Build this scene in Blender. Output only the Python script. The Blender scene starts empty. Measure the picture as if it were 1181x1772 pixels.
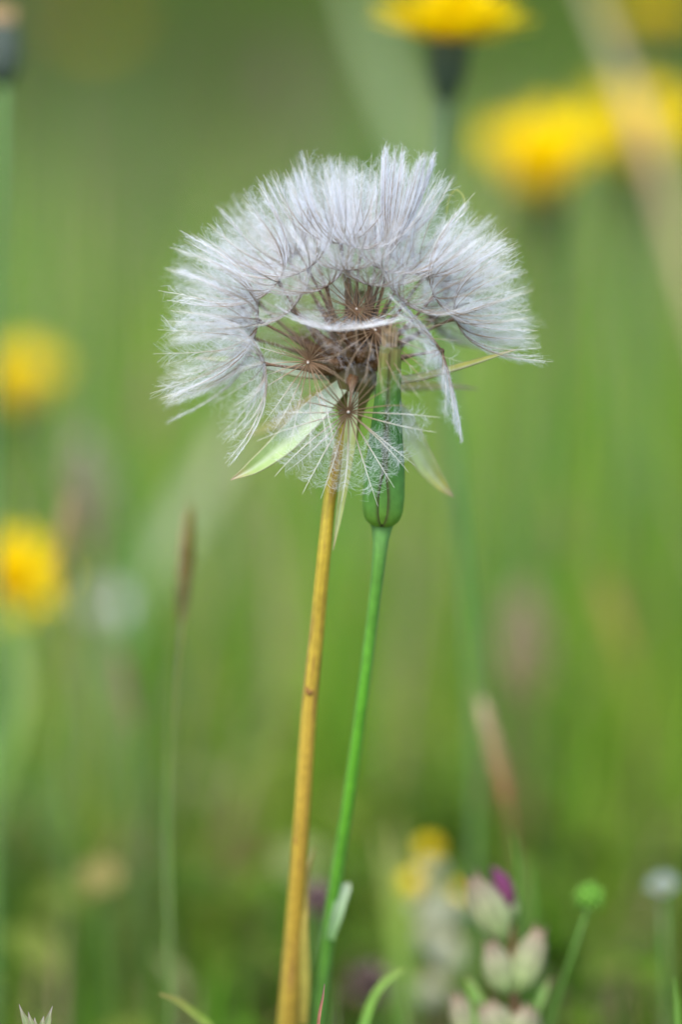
import bpy, math, random
import numpy as np
from mathutils import Vector, Matrix, Quaternion

R = math.radians
rng = np.random.default_rng(7)
random.seed(7)
SC = bpy.context.scene
COL = SC.collection

# ------------------------------------------------------------------ camera, sky, sun, exposure
W, H = 1181.0, 1772.0            # the photograph's pixels, used to lay the place out
LENS, SENSOR, DIST, PITCH = 100.0, 24.0, 0.64, R(6.0)
P0 = Vector((0, 0, 0.30))        # what the lens points at: 30 cm above the soil
FWD = Vector((0, math.cos(PITCH), -math.sin(PITCH)))
UPV = Vector((0, math.sin(PITCH), math.cos(PITCH)))
RGT = Vector((1, 0, 0))
CAM = P0 - FWD * DIST
cd = bpy.data.cameras.new('camera')
cd.lens = LENS; cd.sensor_fit = 'HORIZONTAL'; cd.sensor_width = SENSOR
cd.clip_start = 0.02; cd.clip_end = 2000
cd.dof.use_dof = True; cd.dof.focus_distance = DIST; cd.dof.aperture_fstop = 2.5
cam = bpy.data.objects.new('camera', cd); COL.objects.link(cam)
cam.location = CAM; cam.rotation_euler = (R(90) - PITCH, 0, 0)
SC.camera = cam

SUN_EL, SUN_AZ = R(58), R(205)   # high, behind the photographer's left shoulder, through cloud
w = bpy.data.worlds.new('World'); SC.world = w; w.use_nodes = True
nt = w.node_tree
sky = nt.nodes.new('ShaderNodeTexSky'); sky.sky_type = 'NISHITA'; sky.sun_disc = False
sky.sun_elevation = SUN_EL; sky.sun_rotation = SUN_AZ
sky.air_density = 1.0; sky.dust_density = 2.0; sky.ozone_density = 1.0
bg = nt.nodes['Background']; bg.inputs['Strength'].default_value = 0.13
nt.links.new(sky.outputs['Color'], bg.inputs['Color'])
sl = bpy.data.lights.new('sun', 'SUN'); sl.energy = 1.5; sl.angle = R(40); sl.color = (1.0, 0.97, 0.93)
so = bpy.data.objects.new('sun', sl); COL.objects.link(so)
sd = Vector((math.sin(SUN_AZ) * math.cos(SUN_EL), math.cos(SUN_AZ) * math.cos(SUN_EL), math.sin(SUN_EL)))
so.rotation_euler = sd.to_track_quat('Z', 'Y').to_euler(); so.location = (-1, -2, 4)
SC.view_settings.view_transform = 'Standard'; SC.view_settings.look = 'None'
SC.view_settings.gamma = 1.0; SC.view_settings.use_curve_mapping = False
SC.view_settings.exposure = 1.62
SC.cycles.max_bounces = 10; SC.cycles.diffuse_bounces = 5; SC.cycles.transmission_bounces = 5
SC.cycles.sample_clamp_indirect = 8


# ------------------------------------------------------------------ helpers
def at(px, py, off=0.0):
    """photo pixel + distance behind the plane of focus (m) -> world point"""
    d = DIST + off
    k = SENSOR / LENS / W * d
    return CAM + FWD * d + RGT * ((px - W / 2) * k) + UPV * ((H / 2 - py) * k)

def mm(px, off=0.0):
    """photo pixels -> metres at that distance"""
    return px * SENSOR / LENS / W * (DIST + off)

def ground_z(x, y):
    """flat where the seed head grows, a rising meadow slope behind it"""
    x = np.asarray(x, float); y = np.asarray(y, float)
    k = 0.55
    z = 0.40 * k * np.logaddexp(0, (np.minimum(y, 60) - 1.55) / k)
    z = z + 0.02 * np.sin(x * 2.1 + 0.7) * np.sin(y * 1.7) * np.clip(y - 0.3, 0, 1)
    return z

def mat(name, rough=0.6, trans=0.25, spec=0.25, noise=0.18, scale=600.0, tint=None):
    """matt plant tissue: own colour per vertex, procedural mottling, some light passing through"""
    m = bpy.data.materials.new(name); m.use_nodes = True
    n = m.node_tree.nodes; l = m.node_tree.links
    for x in list(n): n.remove(x)
    out = n.new('ShaderNodeOutputMaterial')
    if tint is None:
        c = n.new('ShaderNodeAttribute'); c.attribute_name = 'col'; csock = c.outputs['Color']
    else:
        c = n.new('ShaderNodeRGB'); c.outputs[0].default_value = (*tint, 1); csock = c.outputs[0]
    tc = n.new('ShaderNodeTexCoord')
    nz = n.new('ShaderNodeTexNoise'); nz.inputs['Scale'].default_value = scale; nz.inputs['Detail'].default_value = 4
    l.new(tc.outputs['Object'], nz.inputs['Vector'])
    mr = n.new('ShaderNodeMapRange'); mr.inputs['From Min'].default_value = 0.25; mr.inputs['From Max'].default_value = 0.75
    mr.inputs['To Min'].default_value = 1 - noise; mr.inputs['To Max'].default_value = 1 + noise
    l.new(nz.outputs['Fac'], mr.inputs['Value'])
    mul = n.new('ShaderNodeVectorMath'); mul.operation = 'SCALE'
    l.new(csock, mul.inputs[0]); l.new(mr.outputs['Result'], mul.inputs['Scale'])
    pb = n.new('ShaderNodeBsdfPrincipled')
    pb.inputs['Roughness'].default_value = rough; pb.inputs['Specular IOR Level'].default_value = spec
    l.new(mul.outputs[0], pb.inputs['Base Color'])
    bump = n.new('ShaderNodeBump'); bump.inputs['Strength'].default_value = 0.15; bump.inputs['Distance'].default_value = 0.0003
    l.new(nz.outputs['Fac'], bump.inputs['Height']); l.new(bump.outputs['Normal'], pb.inputs['Normal'])
    if trans > 0:
        tr = n.new('ShaderNodeBsdfTranslucent'); l.new(mul.outputs[0], tr.inputs['Color'])
        mx = n.new('ShaderNodeMixShader'); mx.inputs[0].default_value = trans
        l.new(pb.outputs[0], mx.inputs[1]); l.new(tr.outputs[0], mx.inputs[2]); l.new(mx.outputs[0], out.inputs['Surface'])
    else:
        l.new(pb.outputs[0], out.inputs['Surface'])
    return m

M = {
    'stem': mat('stem_skin', 0.5, 0.1, 0.3, 0.14, 500),
    'leaf': mat('leaf_tissue', 0.5, 0.22, 0.3, 0.14, 350),
    'grass': mat('grass_tissue', 0.6, 0.45, 0.08, 0.10, 60),
    'petal': mat('petal_tissue', 0.7, 0.35, 0.04, 0.08, 300),
    'herb': mat('herb_tissue', 0.7, 0.25, 0.06, 0.15, 200),
    'husk': mat('dry_husk', 0.8, 0.2, 0.1, 0.25, 900),
    'down': mat('silk_down', 0.55, 0.45, 0.3, 0.03, 500),
    'ray': mat('pappus_bristle', 0.5, 0.3, 0.3, 0.08, 900),
    'seed': mat('seed_coat', 0.8, 0.0, 0.15, 0.35, 1500),
}

class MB:
    """collects quads with a colour per vertex and links them as ONE mesh"""
    def __init__(s): s.v = []; s.q = []; s.c = []; s.n = 0
    def add(s, v, q, c):
        v = np.asarray(v, float).reshape(-1, 3); q = np.asarray(q, int).reshape(-1, 4)
        c = np.broadcast_to(np.asarray(c, float), (len(v), 3))
        s.v.append(v); s.q.append(q + s.n); s.c.append(c); s.n += len(v)
    def tubes(s, P, rad, n, C):
        """P (N,K,3) centre lines, rad (N,K), C (N,K,3)"""
        P = np.asarray(P, float); N, K, _ = P.shape
        rad = np.broadcast_to(np.asarray(rad, float), (N, K)); C = np.broadcast_to(np.asarray(C, float), (N, K, 3))
        T = np.gradient(P, axis=1); T /= np.linalg.norm(T, axis=2, keepdims=True) + 1e-12
        ref = np.zeros((N, 1, 3)); m0 = T.mean(axis=1)
        ax = np.argmin(np.abs(m0), axis=1); ref[np.arange(N), 0, ax] = 1
        U = np.cross(T, ref); U /= np.linalg.norm(U, axis=2, keepdims=True) + 1e-12
        V = np.cross(T, U)
        a = np.arange(n) / n * 2 * np.pi
        ring = P[:, :, None, :] + rad[:, :, None, None] * (np.cos(a)[None, None, :, None] * U[:, :, None, :] + np.sin(a)[None, None, :, None] * V[:, :, None, :])
        idx = np.arange(N * K * n).reshape(N, K, n)
        a0 = idx[:, :-1, :]; a1 = np.roll(a0, -1, axis=2); b0 = idx[:, 1:, :]; b1 = np.roll(b0, -1, axis=2)
        s.add(ring.reshape(-1, 3), np.stack([a0, a1, b1, b0], axis=-1).reshape(-1, 4), np.repeat(C[:, :, None, :], n, axis=2).reshape(-1, 3))
    def tube(s, pts, rad, n, col, caps=True):
        pts = np.array([tuple(p) for p in pts]); K = len(pts)
        rad = np.broadcast_to(np.asarray(rad, float), (K,)).copy(); col = np.broadcast_to(np.asarray(col, float), (K, 3))
        if caps:
            pts = np.concatenate([pts[:1], pts, pts[-1:]]); rad = np.concatenate([[1e-6], rad, [1e-6]]); col = np.concatenate([col[:1], col, col[-1:]])
            d0 = pts[2] - pts[1]; d1 = pts[-2] - pts[-3]
            pts[0] = pts[1] - d0 * 1e-3; pts[-1] = pts[-2] + d1 * 1e-3
        s.tubes(pts[None], rad[None], n, col[None])
    def grid(s, V, C, wrap=False):
        """V (A,B,3) a sheet; wrap closes it along B"""
        V = np.asarray(V, float); A, B, _ = V.shape
        idx = np.arange(A * B).reshape(A, B)
        if wrap: a0 = idx[:-1]; a1 = np.roll(a0, -1, 1); b0 = idx[1:]; b1 = np.roll(b0, -1, 1)
        else: a0 = idx[:-1, :-1]; a1 = idx[:-1, 1:]; b0 = idx[1:, :-1]; b1 = idx[1:, 1:]
        s.add(V.reshape(-1, 3), np.stack([a0, a1, b1, b0], -1).reshape(-1, 4), np.broadcast_to(np.asarray(C, float), (A, B, 3)).reshape(-1, 3))
    def mesh(s, name):
        v = np.concatenate(s.v); q = np.concatenate(s.q); c = np.concatenate(s.c)
        me = bpy.data.meshes.new(name)
        me.vertices.add(len(v)); me.vertices.foreach_set('co', v.astype(np.float32).ravel())
        me.loops.add(q.size); me.loops.foreach_set('vertex_index', q.astype(np.int32).ravel())
        me.polygons.add(len(q)); me.polygons.foreach_set('loop_start', np.arange(0, q.size, 4, dtype=np.int32))
        me.polygons.foreach_set('use_smooth', np.ones(len(q), bool))
        at_ = me.color_attributes.new('col', 'FLOAT_COLOR', 'POINT')
        at_.data.foreach_set('color', np.concatenate([c, np.ones((len(c), 1))], 1).astype(np.float32).ravel())
        me.update(calc_edges=True); me.validate()
        return me
    def build(s, name, m, parent=None):
        return obj(name, s.mesh(name), m, parent)

def obj(name, me, m=None, parent=None):
    if m is not None and not me.materials: me.materials.append(M[m] if isinstance(m, str) else m)
    o = bpy.data.objects.new(name, me); COL.objects.link(o)
    if parent is not None:
        o.parent = parent
        o.matrix_parent_inverse = Matrix.Translation(-parent.location) if parent.type == 'EMPTY' else Matrix.Identity(4)
    return o

def thing(name, label, cat, base, group=None):
    o = bpy.data.objects.new(name, None); COL.objects.link(o); o.empty_display_size = 0.02
    o.location = base; o['label'] = label; o['category'] = cat
    if group: o['group'] = group
    return o

def spline(pts, n):
    """centripetal Catmull-Rom through the points, no overshoot on uneven spacing"""
    P = np.array([tuple(p) for p in pts], float)
    P = np.concatenate([[2 * P[0] - P[1]], P, [2 * P[-1] - P[-2]]])
    k = len(P) - 3; out = []
    for t in np.linspace(0, k - 1e-9, n):
        i = int(t); u = t - i; a, b, c, d = P[i:i + 4]
        t0 = 0.0; t1 = t0 + max(np.linalg.norm(b - a), 1e-9) ** 0.5; t2 = t1 + max(np.linalg.norm(c - b), 1e-9) ** 0.5; t3 = t2 + max(np.linalg.norm(d - c), 1e-9) ** 0.5
        x = t1 + (t2 - t1) * u
        A1 = (t1 - x) / (t1 - t0) * a + (x - t0) / (t1 - t0) * b; A2 = (t2 - x) / (t2 - t1) * b + (x - t1) / (t2 - t1) * c; A3 = (t3 - x) / (t3 - t2) * c + (x - t2) / (t3 - t2) * d
        B1 = (t2 - x) / (t2 - t0) * A1 + (x - t0) / (t2 - t0) * A2; B2 = (t3 - x) / (t3 - t1) * A2 + (x - t1) / (t3 - t1) * A3
        out.append((t2 - x) / (t2 - t1) * B1 + (x - t1) / (t2 - t1) * B2)
    return np.array(out)

def lerp_list(vals, n):
    v = np.array(vals, float); x = np.linspace(0, 1, len(v)); t = np.linspace(0, 1, n)
    if v.ndim == 1: return np.interp(t, x, v)
    return np.stack([np.interp(t, x, v[:, k]) for k in range(v.shape[1])], 1)

def to_ground(p, lean=(0, 0)):
    x, y = p[0] + lean[0], p[1] + lean[1]
    return Vector((x, y, float(ground_z(x, y)) - 0.005))

def blade(mb, pts, widths, facing, cols, n=16, fold=0.25, thick=0.00025, edge=None, mid=None):
    """a leaf: path, full widths, direction its face looks, folded along the midrib, closed, with real thickness"""
    P = spline(pts, n); wd = lerp_list(widths, n); cl = lerp_list(cols, n)
    T = np.gradient(P, axis=0); T /= np.linalg.norm(T, axis=1, keepdims=True)
    F = np.array(tuple(facing), float); S = np.cross(T, F); S /= np.linalg.norm(S, axis=1, keepdims=True) + 1e-9
    Nn = np.cross(S, T)
    u = np.array([-1, -0.82, -0.4, 0, 0.4, 0.82, 1.0]); B = len(u)
    lift = fold * (np.abs(u) - 0.5)
    top = P[:, None] + S[:, None] * (u[None, :, None] * wd[:, None, None] / 2) + Nn[:, None] * (lift[None, :, None] * wd[:, None, None] / 2)
    th = thick * np.clip(wd / (wd.max() + 1e-9), 0.15, 1)
    bot = top - Nn[:, None] * th[:, None, None]
    C = np.repeat(cl[:, None], B, 1)
    if edge is not None: C[:, [0, -1]] = np.array(edge)
    if mid is not None: C[:, 3] = 0.5 * C[:, 3] + 0.5 * np.array(mid)
    ring = np.concatenate([top, bot[:, ::-1]], 1); CR = np.concatenate([C, C[:, ::-1]], 1)
    mb.grid(ring, CR, wrap=True)

# ------------------------------------------------------------------ the meadow floor
def make_ground():
    xs = np.concatenate([np.linspace(-60, -3, 20), np.linspace(-2.8, 2.8, 57), np.linspace(3, 60, 20)])
    ys = np.concatenate([np.linspace(-40, -2, 14), np.linspace(-1.8, 7, 89), np.linspace(7.5, 90, 40)])
    X, Y = np.meshgrid(xs, ys); Z = ground_z(X, Y)
    mb = MB(); mb.grid(np.stack([X, Y, Z], -1), (0.08, 0.09, 0.04))
    m = bpy.data.materials.new('meadow_soil'); m.use_nodes = True
    n = m.node_tree.nodes; l = m.node_tree.links; pb = n['Principled BSDF']; pb.inputs['Roughness'].default_value = 0.95
    tc = n.new('ShaderNodeTexCoord')
    n1 = n.new('ShaderNodeTexNoise'); n1.inputs['Scale'].default_value = 5; n1.inputs['Detail'].default_value = 10
    l.new(tc.outputs['Object'], n1.inputs['Vector'])
    r = n.new('ShaderNodeValToRGB'); e = r.color_ramp.elements
    e[0].position = 0.3; e[0].color = (0.05, 0.06, 0.02, 1); e[1].position = 0.7; e[1].color = (0.14, 0.17, 0.06, 1)
    l.new(n1.outputs['Fac'], r.inputs['Fac']); l.new(r.outputs['Color'], pb.inputs['Base Color'])
    b = n.new('ShaderNodeBump'); b.inputs['Strength'].default_value = 0.6; b.inputs['Distance'].default_value = 0.02
    l.new(n1.outputs['Fac'], b.inputs['Height']); l.new(b.outputs['Normal'], pb.inputs['Normal'])
    o = mb.build('ground', m); o['kind'] = 'structure'
make_ground()

def value_noise(x, y, f, seed):
    r = np.random.default_rng(seed); g = r.random((64, 64))
    xf = (x * f) % 64; yf = (y * f) % 64; i = xf.astype(int) % 64; j = yf.astype(int) % 64
    u = xf - np.floor(xf); v = yf - np.floor(yf); u = u * u * (3 - 2 * u); v = v * v * (3 - 2 * v)
    i1 = (i + 1) % 64; j1 = (j + 1) % 64
    return (g[i, j] * (1 - u) + g[i1, j] * u) * (1 - v) + (g[i, j1] * (1 - u) + g[i1, j1] * u) * v

PAL = np.array([(0.120, 0.285, 0.020), (0.235, 0.345, 0.035), (0.105, 0.270, 0.070), (0.340, 0.300, 0.160), (0.220, 0.160, 0.095), (0.075, 0.170, 0.018)])

def sward(name, label, N, yr, half, hr, wr, seed, mix, keep=None, kink=0.5):
    """grass nobody could count: curved tapering blades rooted in the soil"""
    g = np.random.default_rng(seed)
    y = yr[0] + (yr[1] - yr[0]) * g.random(N) ** 0.8
    x = (g.random(N) * 2 - 1) * (half[0] + half[1] * np.maximum(y, 0))
    if keep is not None:
        k = keep(x, y, g); x, y = x[k], y[k]
    N = len(x); z = ground_z(x, y) - 0.004
    h = (hr[0] + (hr[1] - hr[0]) * g.random(N)); az = g.random(N) * 2 * np.pi
    bend = h * kink * g.random(N) ** 1.5
    wd = wr[0] + (wr[1] - wr[0]) * g.random(N)
    t = np.array([0, 0.35, 0.65, 0.87, 1.0]); K = len(t)
    dx = np.cos(az)[:, None] * bend[:, None] * t[None] ** 2; dy = np.sin(az)[:, None] * bend[:, None] * t[None] ** 2
    zz = h[:, None] * (t[None] - 0.25 * (bend / h)[:, None] * t[None] ** 2)
    P = np.stack([x[:, None] + dx, y[:, None] + dy, z[:, None] + zz], -1)
    sa = az + np.pi / 2 + g.normal(0, 0.9, N)
    S = np.stack([np.cos(sa), np.sin(sa), np.zeros(N)], -1)[:, None] * (wd[:, None] * np.array([0.8, 1, 0.8, 0.45, 0.04])[None])[..., None] / 2
    V = np.stack([P - S, P + S], 2)
    idx = np.arange(N * K * 2).reshape(N, K, 2)
    q = np.stack([idx[:, :-1, 0], idx[:, :-1, 1], idx[:, 1:, 1], idx[:, 1:, 0]], -1).reshape(-1, 4)
    pn = value_noise(x + 50, y + 50, 2.2, seed) ; pn2 = value_noise(x + 20, y + 70, 1.3, seed + 1)
    m = np.tile(np.array(mix, float), (N, 1))
    m[:, 1] *= 0.1 + 2.6 * pn ** 2; m[:, 2] *= 0.1 + 3.0 * pn2 ** 2; m[:, 3] *= 0.1 + 5.0 * ((1 - pn) * pn2) ** 1.3; m[:, 4] *= 0.1 + 5.0 * ((1 - pn) * (1 - pn2)) ** 1.3
    far = np.clip((y - 1.0) / 1.3, 0, 1)                       # more straw and dusky stems upslope; pale-to-dark greens paint in the brightness
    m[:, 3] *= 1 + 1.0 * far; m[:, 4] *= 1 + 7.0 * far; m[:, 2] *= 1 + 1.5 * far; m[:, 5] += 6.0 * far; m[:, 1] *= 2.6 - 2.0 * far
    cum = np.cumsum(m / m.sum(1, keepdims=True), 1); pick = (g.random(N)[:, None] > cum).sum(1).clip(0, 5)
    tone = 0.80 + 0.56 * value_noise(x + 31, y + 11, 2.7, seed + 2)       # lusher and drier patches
    tone = tone * (1.14 - 0.46 * far)                         # painted brightness: near grass lightened as if sunlit, the slope darkened
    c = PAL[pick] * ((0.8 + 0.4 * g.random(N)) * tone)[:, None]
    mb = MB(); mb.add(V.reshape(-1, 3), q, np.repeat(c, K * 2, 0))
    o = mb.build(name, 'grass'); o['kind'] = 'stuff'; o['label'] = label; o['category'] = 'grass'
    return o

def keep_far(x, y, g):   # leave the air round the seed head open
    return ~((np.abs(x) < 0.10 + 0.05 * y) & (y < 0.30))
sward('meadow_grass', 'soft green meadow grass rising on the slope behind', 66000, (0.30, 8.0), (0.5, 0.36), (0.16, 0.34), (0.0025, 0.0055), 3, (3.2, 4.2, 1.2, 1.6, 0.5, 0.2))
sward('undergrowth_grass', 'short dark green grass crowding low about the stems', 6000, (-0.35, 0.30), (0.55, 0.2), (0.07, 0.17), (0.0025, 0.005), 5, (2, 0.3, 0.4, 0.3, 0.7, 5),
      keep=lambda x, y, g: (y > 0.02) | (g.random(len(x)) < 0.6))

sward('low_grass', 'short bright grass in the hollow behind the stems', 12000, (0.28, 1.3), (0.35, 0.3), (0.09, 0.22), (0.0025, 0.005), 8, (3, 3.5, 0.8, 0.8, 0.3, 0.1))
sward('tall_grass', 'sparse tall thin pale grass blades standing in front of the slope', 380, (0.30, 0.95), (0.22, 0.25), (0.24, 0.44), (0.0014, 0.0034), 21, (3, 3, 1, 2.2, 1.2, 0), kink=0.35)

def undergrowth_leaves():
    """oval herb leaves of the sward's lowest layer"""
    g = np.random.default_rng(11); mb = MB()
    for i in range(1100):
        y = 0.12 + 0.30 * g.random(); x = (g.random() * 2 - 1) * (0.3 + 0.25 * y)
        zt = 0.04 + 0.12 * g.random()
        a = g.random() * 2 * np.pi; L = 0.012 + 0.022 * g.random(); wd = L * (0.35 + 0.35 * g.random())
        p0 = np.array((x, y, float(ground_z(x, y)) + zt)); d = np.array((math.cos(a), math.sin(a), g.normal(0.1, 0.5))); d /= np.linalg.norm(d)
        s = np.cross(d, (g.normal(0, .3), g.normal(0, .3), 1)); s /= np.linalg.norm(s); nn = np.cross(s, d)
        t = np.array([0, 0.25, 0.55, 0.85, 1.0]); ww = np.array([0.1, 0.8, 1.0, 0.55, 0.03]) * wd / 2
        cen = p0 + d * (t * L)[:, None] - nn * (t ** 2 * L * 0.25)[:, None]
        V = np.stack([cen - s * ww[:, None] + nn * (ww * .3)[:, None], cen, cen + s * ww[:, None] + nn * (ww * .3)[:, None]], 1)
        c = [(0.075, 0.13, 0.012), (0.05, 0.10, 0.010), (0.12, 0.16, 0.025), (0.18, 0.20, 0.08), (0.15, 0.09, 0.045)][int(g.choice(5, p=[.44, .26, .18, .03, .09]))]
        mb.grid(V, np.array(c) * (0.75 + 0.5 * g.random()))
        # its stalk
        b = np.array((x - d[0] * .01, y - d[1] * .01, float(ground_z(x, y)) - .003))
        mid = (p0 + b) / 2 + np.array((g.normal(0, .006), g.normal(0, .006), 0))
        mb.tubes(np.array([[b, mid, p0]]), 0.0005, 3, np.array(c) * .8)
    o = mb.build('herb_leaves', 'herb'); o['kind'] = 'stuff'; o['label'] = 'mixed oval herb leaves filling the bottom of the sward'; o['category'] = 'undergrowth'
undergrowth_leaves()

# ------------------------------------------------------------------ the salsify seed head
C0 = at(612, 640, 0.010)         # where the seeds are seated
CO = 0.010
MM = mm(1, CO)

def pappus_mesh(seed, L, n, th0, th1, pw, brown, hairs, s_in=0.10, s_out=0.90, squeeze=1.0, jit=0.07, hr=0.0000160, rr=1.0, silk=1.35, arc=2.0):
    """plumed parachute: bristles as meridians of a bowl, silky hairs interlaced between them"""
    g = np.random.default_rng(seed); K = 12
    phi = (np.arange(n) + g.normal(0, 0.22, n)) / n * 2 * np.pi
    Ls = L * (0.88 + 0.2 * g.random(n)) * np.where((arc < 1) & (np.sin(phi) > arc), 0.62, 1.0); dth = g.normal(0, jit, n); tw = g.normal(0, 0.06, n)
    s = np.linspace(0, 1, 25)
    def prof(i_th):
        th = th1 + (th0 - th1) * (1 - s) ** pw
        th = th[None] + i_th[:, None] * s[None] ** 0.7
        r = np.concatenate([np.zeros((len(i_th), 1)), np.cumsum(np.sin(th[:, :-1]) / 24, 1)], 1)
        h = np.concatenate([np.zeros((len(i_th), 1)), np.cumsum(np.cos(th[:, :-1]) / 24, 1)], 1)
        return r, h
    rr_, hh_ = prof(dth)
    def pos(i, sv, ph):
        """i ray index array, sv along, ph azimuth -> xyz"""
        x = np.clip(sv, 0, 1) * 24; k = np.clip(x.astype(int), 0, 23); u = x - k
        r = (rr_[i, k] * (1 - u) + rr_[i, k + 1] * u) * Ls[i]; h = (hh_[i, k] * (1 - u) + hh_[i, k + 1] * u) * Ls[i]
        return np.stack([r * np.cos(ph) * squeeze + 0.00035 * np.cos(ph), r * np.sin(ph) + 0.00035 * np.sin(ph), h], -1)
    mb = MB()
    sv = np.linspace(0, 1, K)[None].repeat(n, 0); ii = np.arange(n)[:, None].repeat(K, 1)
    ph = phi[:, None] + tw[:, None] * sv ** 2
    P = pos(ii, sv, ph)
    rad = lerp_list([0.00013, 0.000125, 0.00010, 0.00006, 0.00002], K) * rr
    cb = np.array((0.20, 0.115, 0.060)); ct = np.array((0.42, 0.31, 0.20)); ce = np.array((0.86, 0.83, 0.76))
    bw = np.where((arc < 1) & (np.sin(phi) > arc), 0.9, brown)[:, None]
    f = np.clip(sv / bw, 0, 1)[..., None]; f2 = np.clip((sv - bw) / 0.35, 0, 1)[..., None]
    c = (cb * (1 - f) + ct * f) * (1 - f2) + ce * f2
    mb.tubes(P, np.tile(rad, (n, 1)), 4, c)
    rays = mb.mesh('pappus_bristles')
    # the silk
    db = MB(); m = n * 2 * hairs
    i = np.repeat(np.arange(n), 2 * hairs); side = np.tile(np.repeat([-1, 1], hairs), n)
    s0 = s_in + (s_out - s_in) * g.random(m) ** 0.85
    gap = 2 * np.pi / n
    reach = gap * (0.45 + 0.75 * g.random(m)) * np.clip(0.55 / (s0 + .12), 0.55, 1.6)
    adv = (0.05 + 0.13 * g.random(m)) * (1 - 0.4 * s0) * silk
    U = np.array([0, 0.33, 0.68, 1.0]); k = len(U)
    fwd = adv[:, None] * (np.array([0, 0.55, 0.75, 1.0])[None] + g.normal(0, 0.16, (m, k)) * np.array([0, 1, 1, 1]))
    sv = s0[:, None] + fwd
    ph = phi[i][:, None] + tw[i][:, None] * s0[:, None] ** 2 + side[:, None] * reach[:, None] * (np.array([0, 0.42, 0.72, 1.0])[None] + g.normal(0, 0.05, (m, k)) * np.array([0, 1, 1, 1]))
    P = pos(i[:, None].repeat(k, 1), np.minimum(sv, 1.0), ph) + g.normal(0, 0.00028, (m, k, 3)) * np.array([0, 0.7, 1, 1.6])[None, :, None]
    ok = np.sin(phi[i]) < arc; P = P[ok]; m = int(ok.sum())
    rad = hr * np.array([1.15, 1.0, 0.9, 0.55])
    db.tubes(P, np.tile(rad, (m, 1)), 3, (0.91, 0.93, 0.975))
    down = db.mesh('pappus_down')
    return rays, down

def seed_mesh(seed, L):
    """ridged rough achene tapering into the long beak"""
    g = np.random.default_rng(seed); K = 34; n = 10
    t = np.linspace(0, 1, K)
    r = np.interp(t, [0, 0.04, 0.15, 0.32, 0.46, 0.62, 0.9, 0.97, 1], [0.0004, 0.0012, 0.00150, 0.0012, 0.00062, 0.00034, 0.0003, 0.0005, 0.0004])
    bow = g.normal(0, 0.0006, 2)
    a = np.arange(n) / n * 2 * np.pi
    rough = 1 + (0.16 * (np.arange(n) % 2)[None] + g.normal(0, 0.09, (K, n))) * (t[:, None] < 0.6)
    x = bow[0] * np.sin(t * np.pi)[:, None] + r[:, None] * rough * np.cos(a); y = bow[1] * np.sin(t * np.pi)[:, None] + r[:, None] * rough * np.sin(a)
    V = np.stack([x, y, np.repeat((t * L)[:, None], n, 1)], -1)
    col = lerp_list([(0.10, 0.045, 0.015), (0.15, 0.075, 0.03), (0.20, 0.12, 0.07), (0.27, 0.20, 0.15), (0.24, 0.16, 0.10), (0.20, 0.12, 0.08)], K)
    C = col[:, None] * (0.75 + 0.5 * g.random((K, n)))[..., None]
    mb = MB(); mb.grid(V, C, wrap=True)
    # little scales that roughen the ribs
    m = 90; tz = 0.08 + 0.5 * g.random(m); az = g.choice(n, m) / n * 2 * np.pi
    r0 = np.interp(tz, t, r) * 1.05
    p0 = np.stack([r0 * np.cos(az), r0 * np.sin(az), tz * L], -1); p1 = p0 * np.array([1.35, 1.35, 1]) + np.array([0, 0, 0.0005])
    mb.tubes(np.stack([p0, p1], 1), np.tile([0.00010, 0.00002], (m, 1)), 3, (0.26, 0.19, 0.15))
    return mb.mesh('seed')

def disc_mesh():
    mb = MB(); a = np.arange(12) / 12 * 2 * np.pi
    prof = [(0.00001, 0.00052), (0.00018, 0.0005), (0.00032, 0.00042), (0.00040, 0.0003), (0.00055, 0.0001), (0.0006, -0.0002), (0.0003, -0.0005), (0.00001, -0.0005)]
    cols = [(0.80, 0.75, 0.70)] * 2 + [(0.45, 0.36, 0.28)] + [(0.3, .2, .14)] + [(0.12, 0.065, 0.035)] * 4
    V = np.array([[(r * math.cos(x), r * math.sin(x), z) for x in a] for r, z in prof])
    mb.grid(V, np.repeat(np.array(cols)[:, None], 12, 1), wrap=True)
    return mb.mesh('pappus_disc')

head_base = to_ground(at(498, 1772, 0.034), (-0.012, 0.03))
HEAD = thing('salsify_seed_head', 'big white feathery seed head on a yellow stem, beside the closed green bud', 'seed head', head_base)
LSEED = 0.0245
seed_vars = [seed_mesh(100 + k, LSEED) for k in range(5)]
disc = disc_mesh()
# kinds of parachute: deep cups, wide cups, flat wheels, hanging, shut
PV = {
    'cup': [pappus_mesh(200 + k, 0.0250, 20, R(87), R(12 + 4 * k), 2.3, 0.50, 38, s_in=0.05, s_out=0.88, rr=1.2) for k in range(4)],
    'wide': [pappus_mesh(220 + k, 0.0250, 20, R(86), R(26 + 5 * k), 1.8, 0.48, 34, s_in=0.05, s_out=0.88, rr=1.2) for k in range(3)],
    'front': [pappus_mesh(245, 0.0212, 24, R(80), R(72), 1.0, 0.24, 52, s_in=0.30, s_out=0.84, rr=1.3, silk=0.85, jit=0.05, arc=0.25), pappus_mesh(243, 0.0212, 24, R(80), R(68), 1.0, 0.30, 46, s_in=0.30, s_out=0.84, rr=1.15, silk=0.85, jit=0.05, arc=-0.30)],
    'wheel': [pappus_mesh(246, 0.0185, 22, R(80), R(70), 1.0, 0.35, 44, s_in=0.12, rr=1.1, jit=0.10)],
    'bare': [pappus_mesh(250 + k, 0.0185, 24, R(82), R(54), 1.0, 0.70, 4, s_in=0.5, rr=1.1, silk=1.1) for k in range(2)],
    'shut': [pappus_mesh(260, 0.0232, 26, R(24), R(5), 1.5, 1.0, 70, s_in=0.2, rr=1.3, jit=0.05)],
    'open': [pappus_mesh(270 + k, 0.0230, 18, R(88), R(27 + 6 * k), 1.6, 0.26, 30, rr=1.2) for k in range(2)],
}
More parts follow.
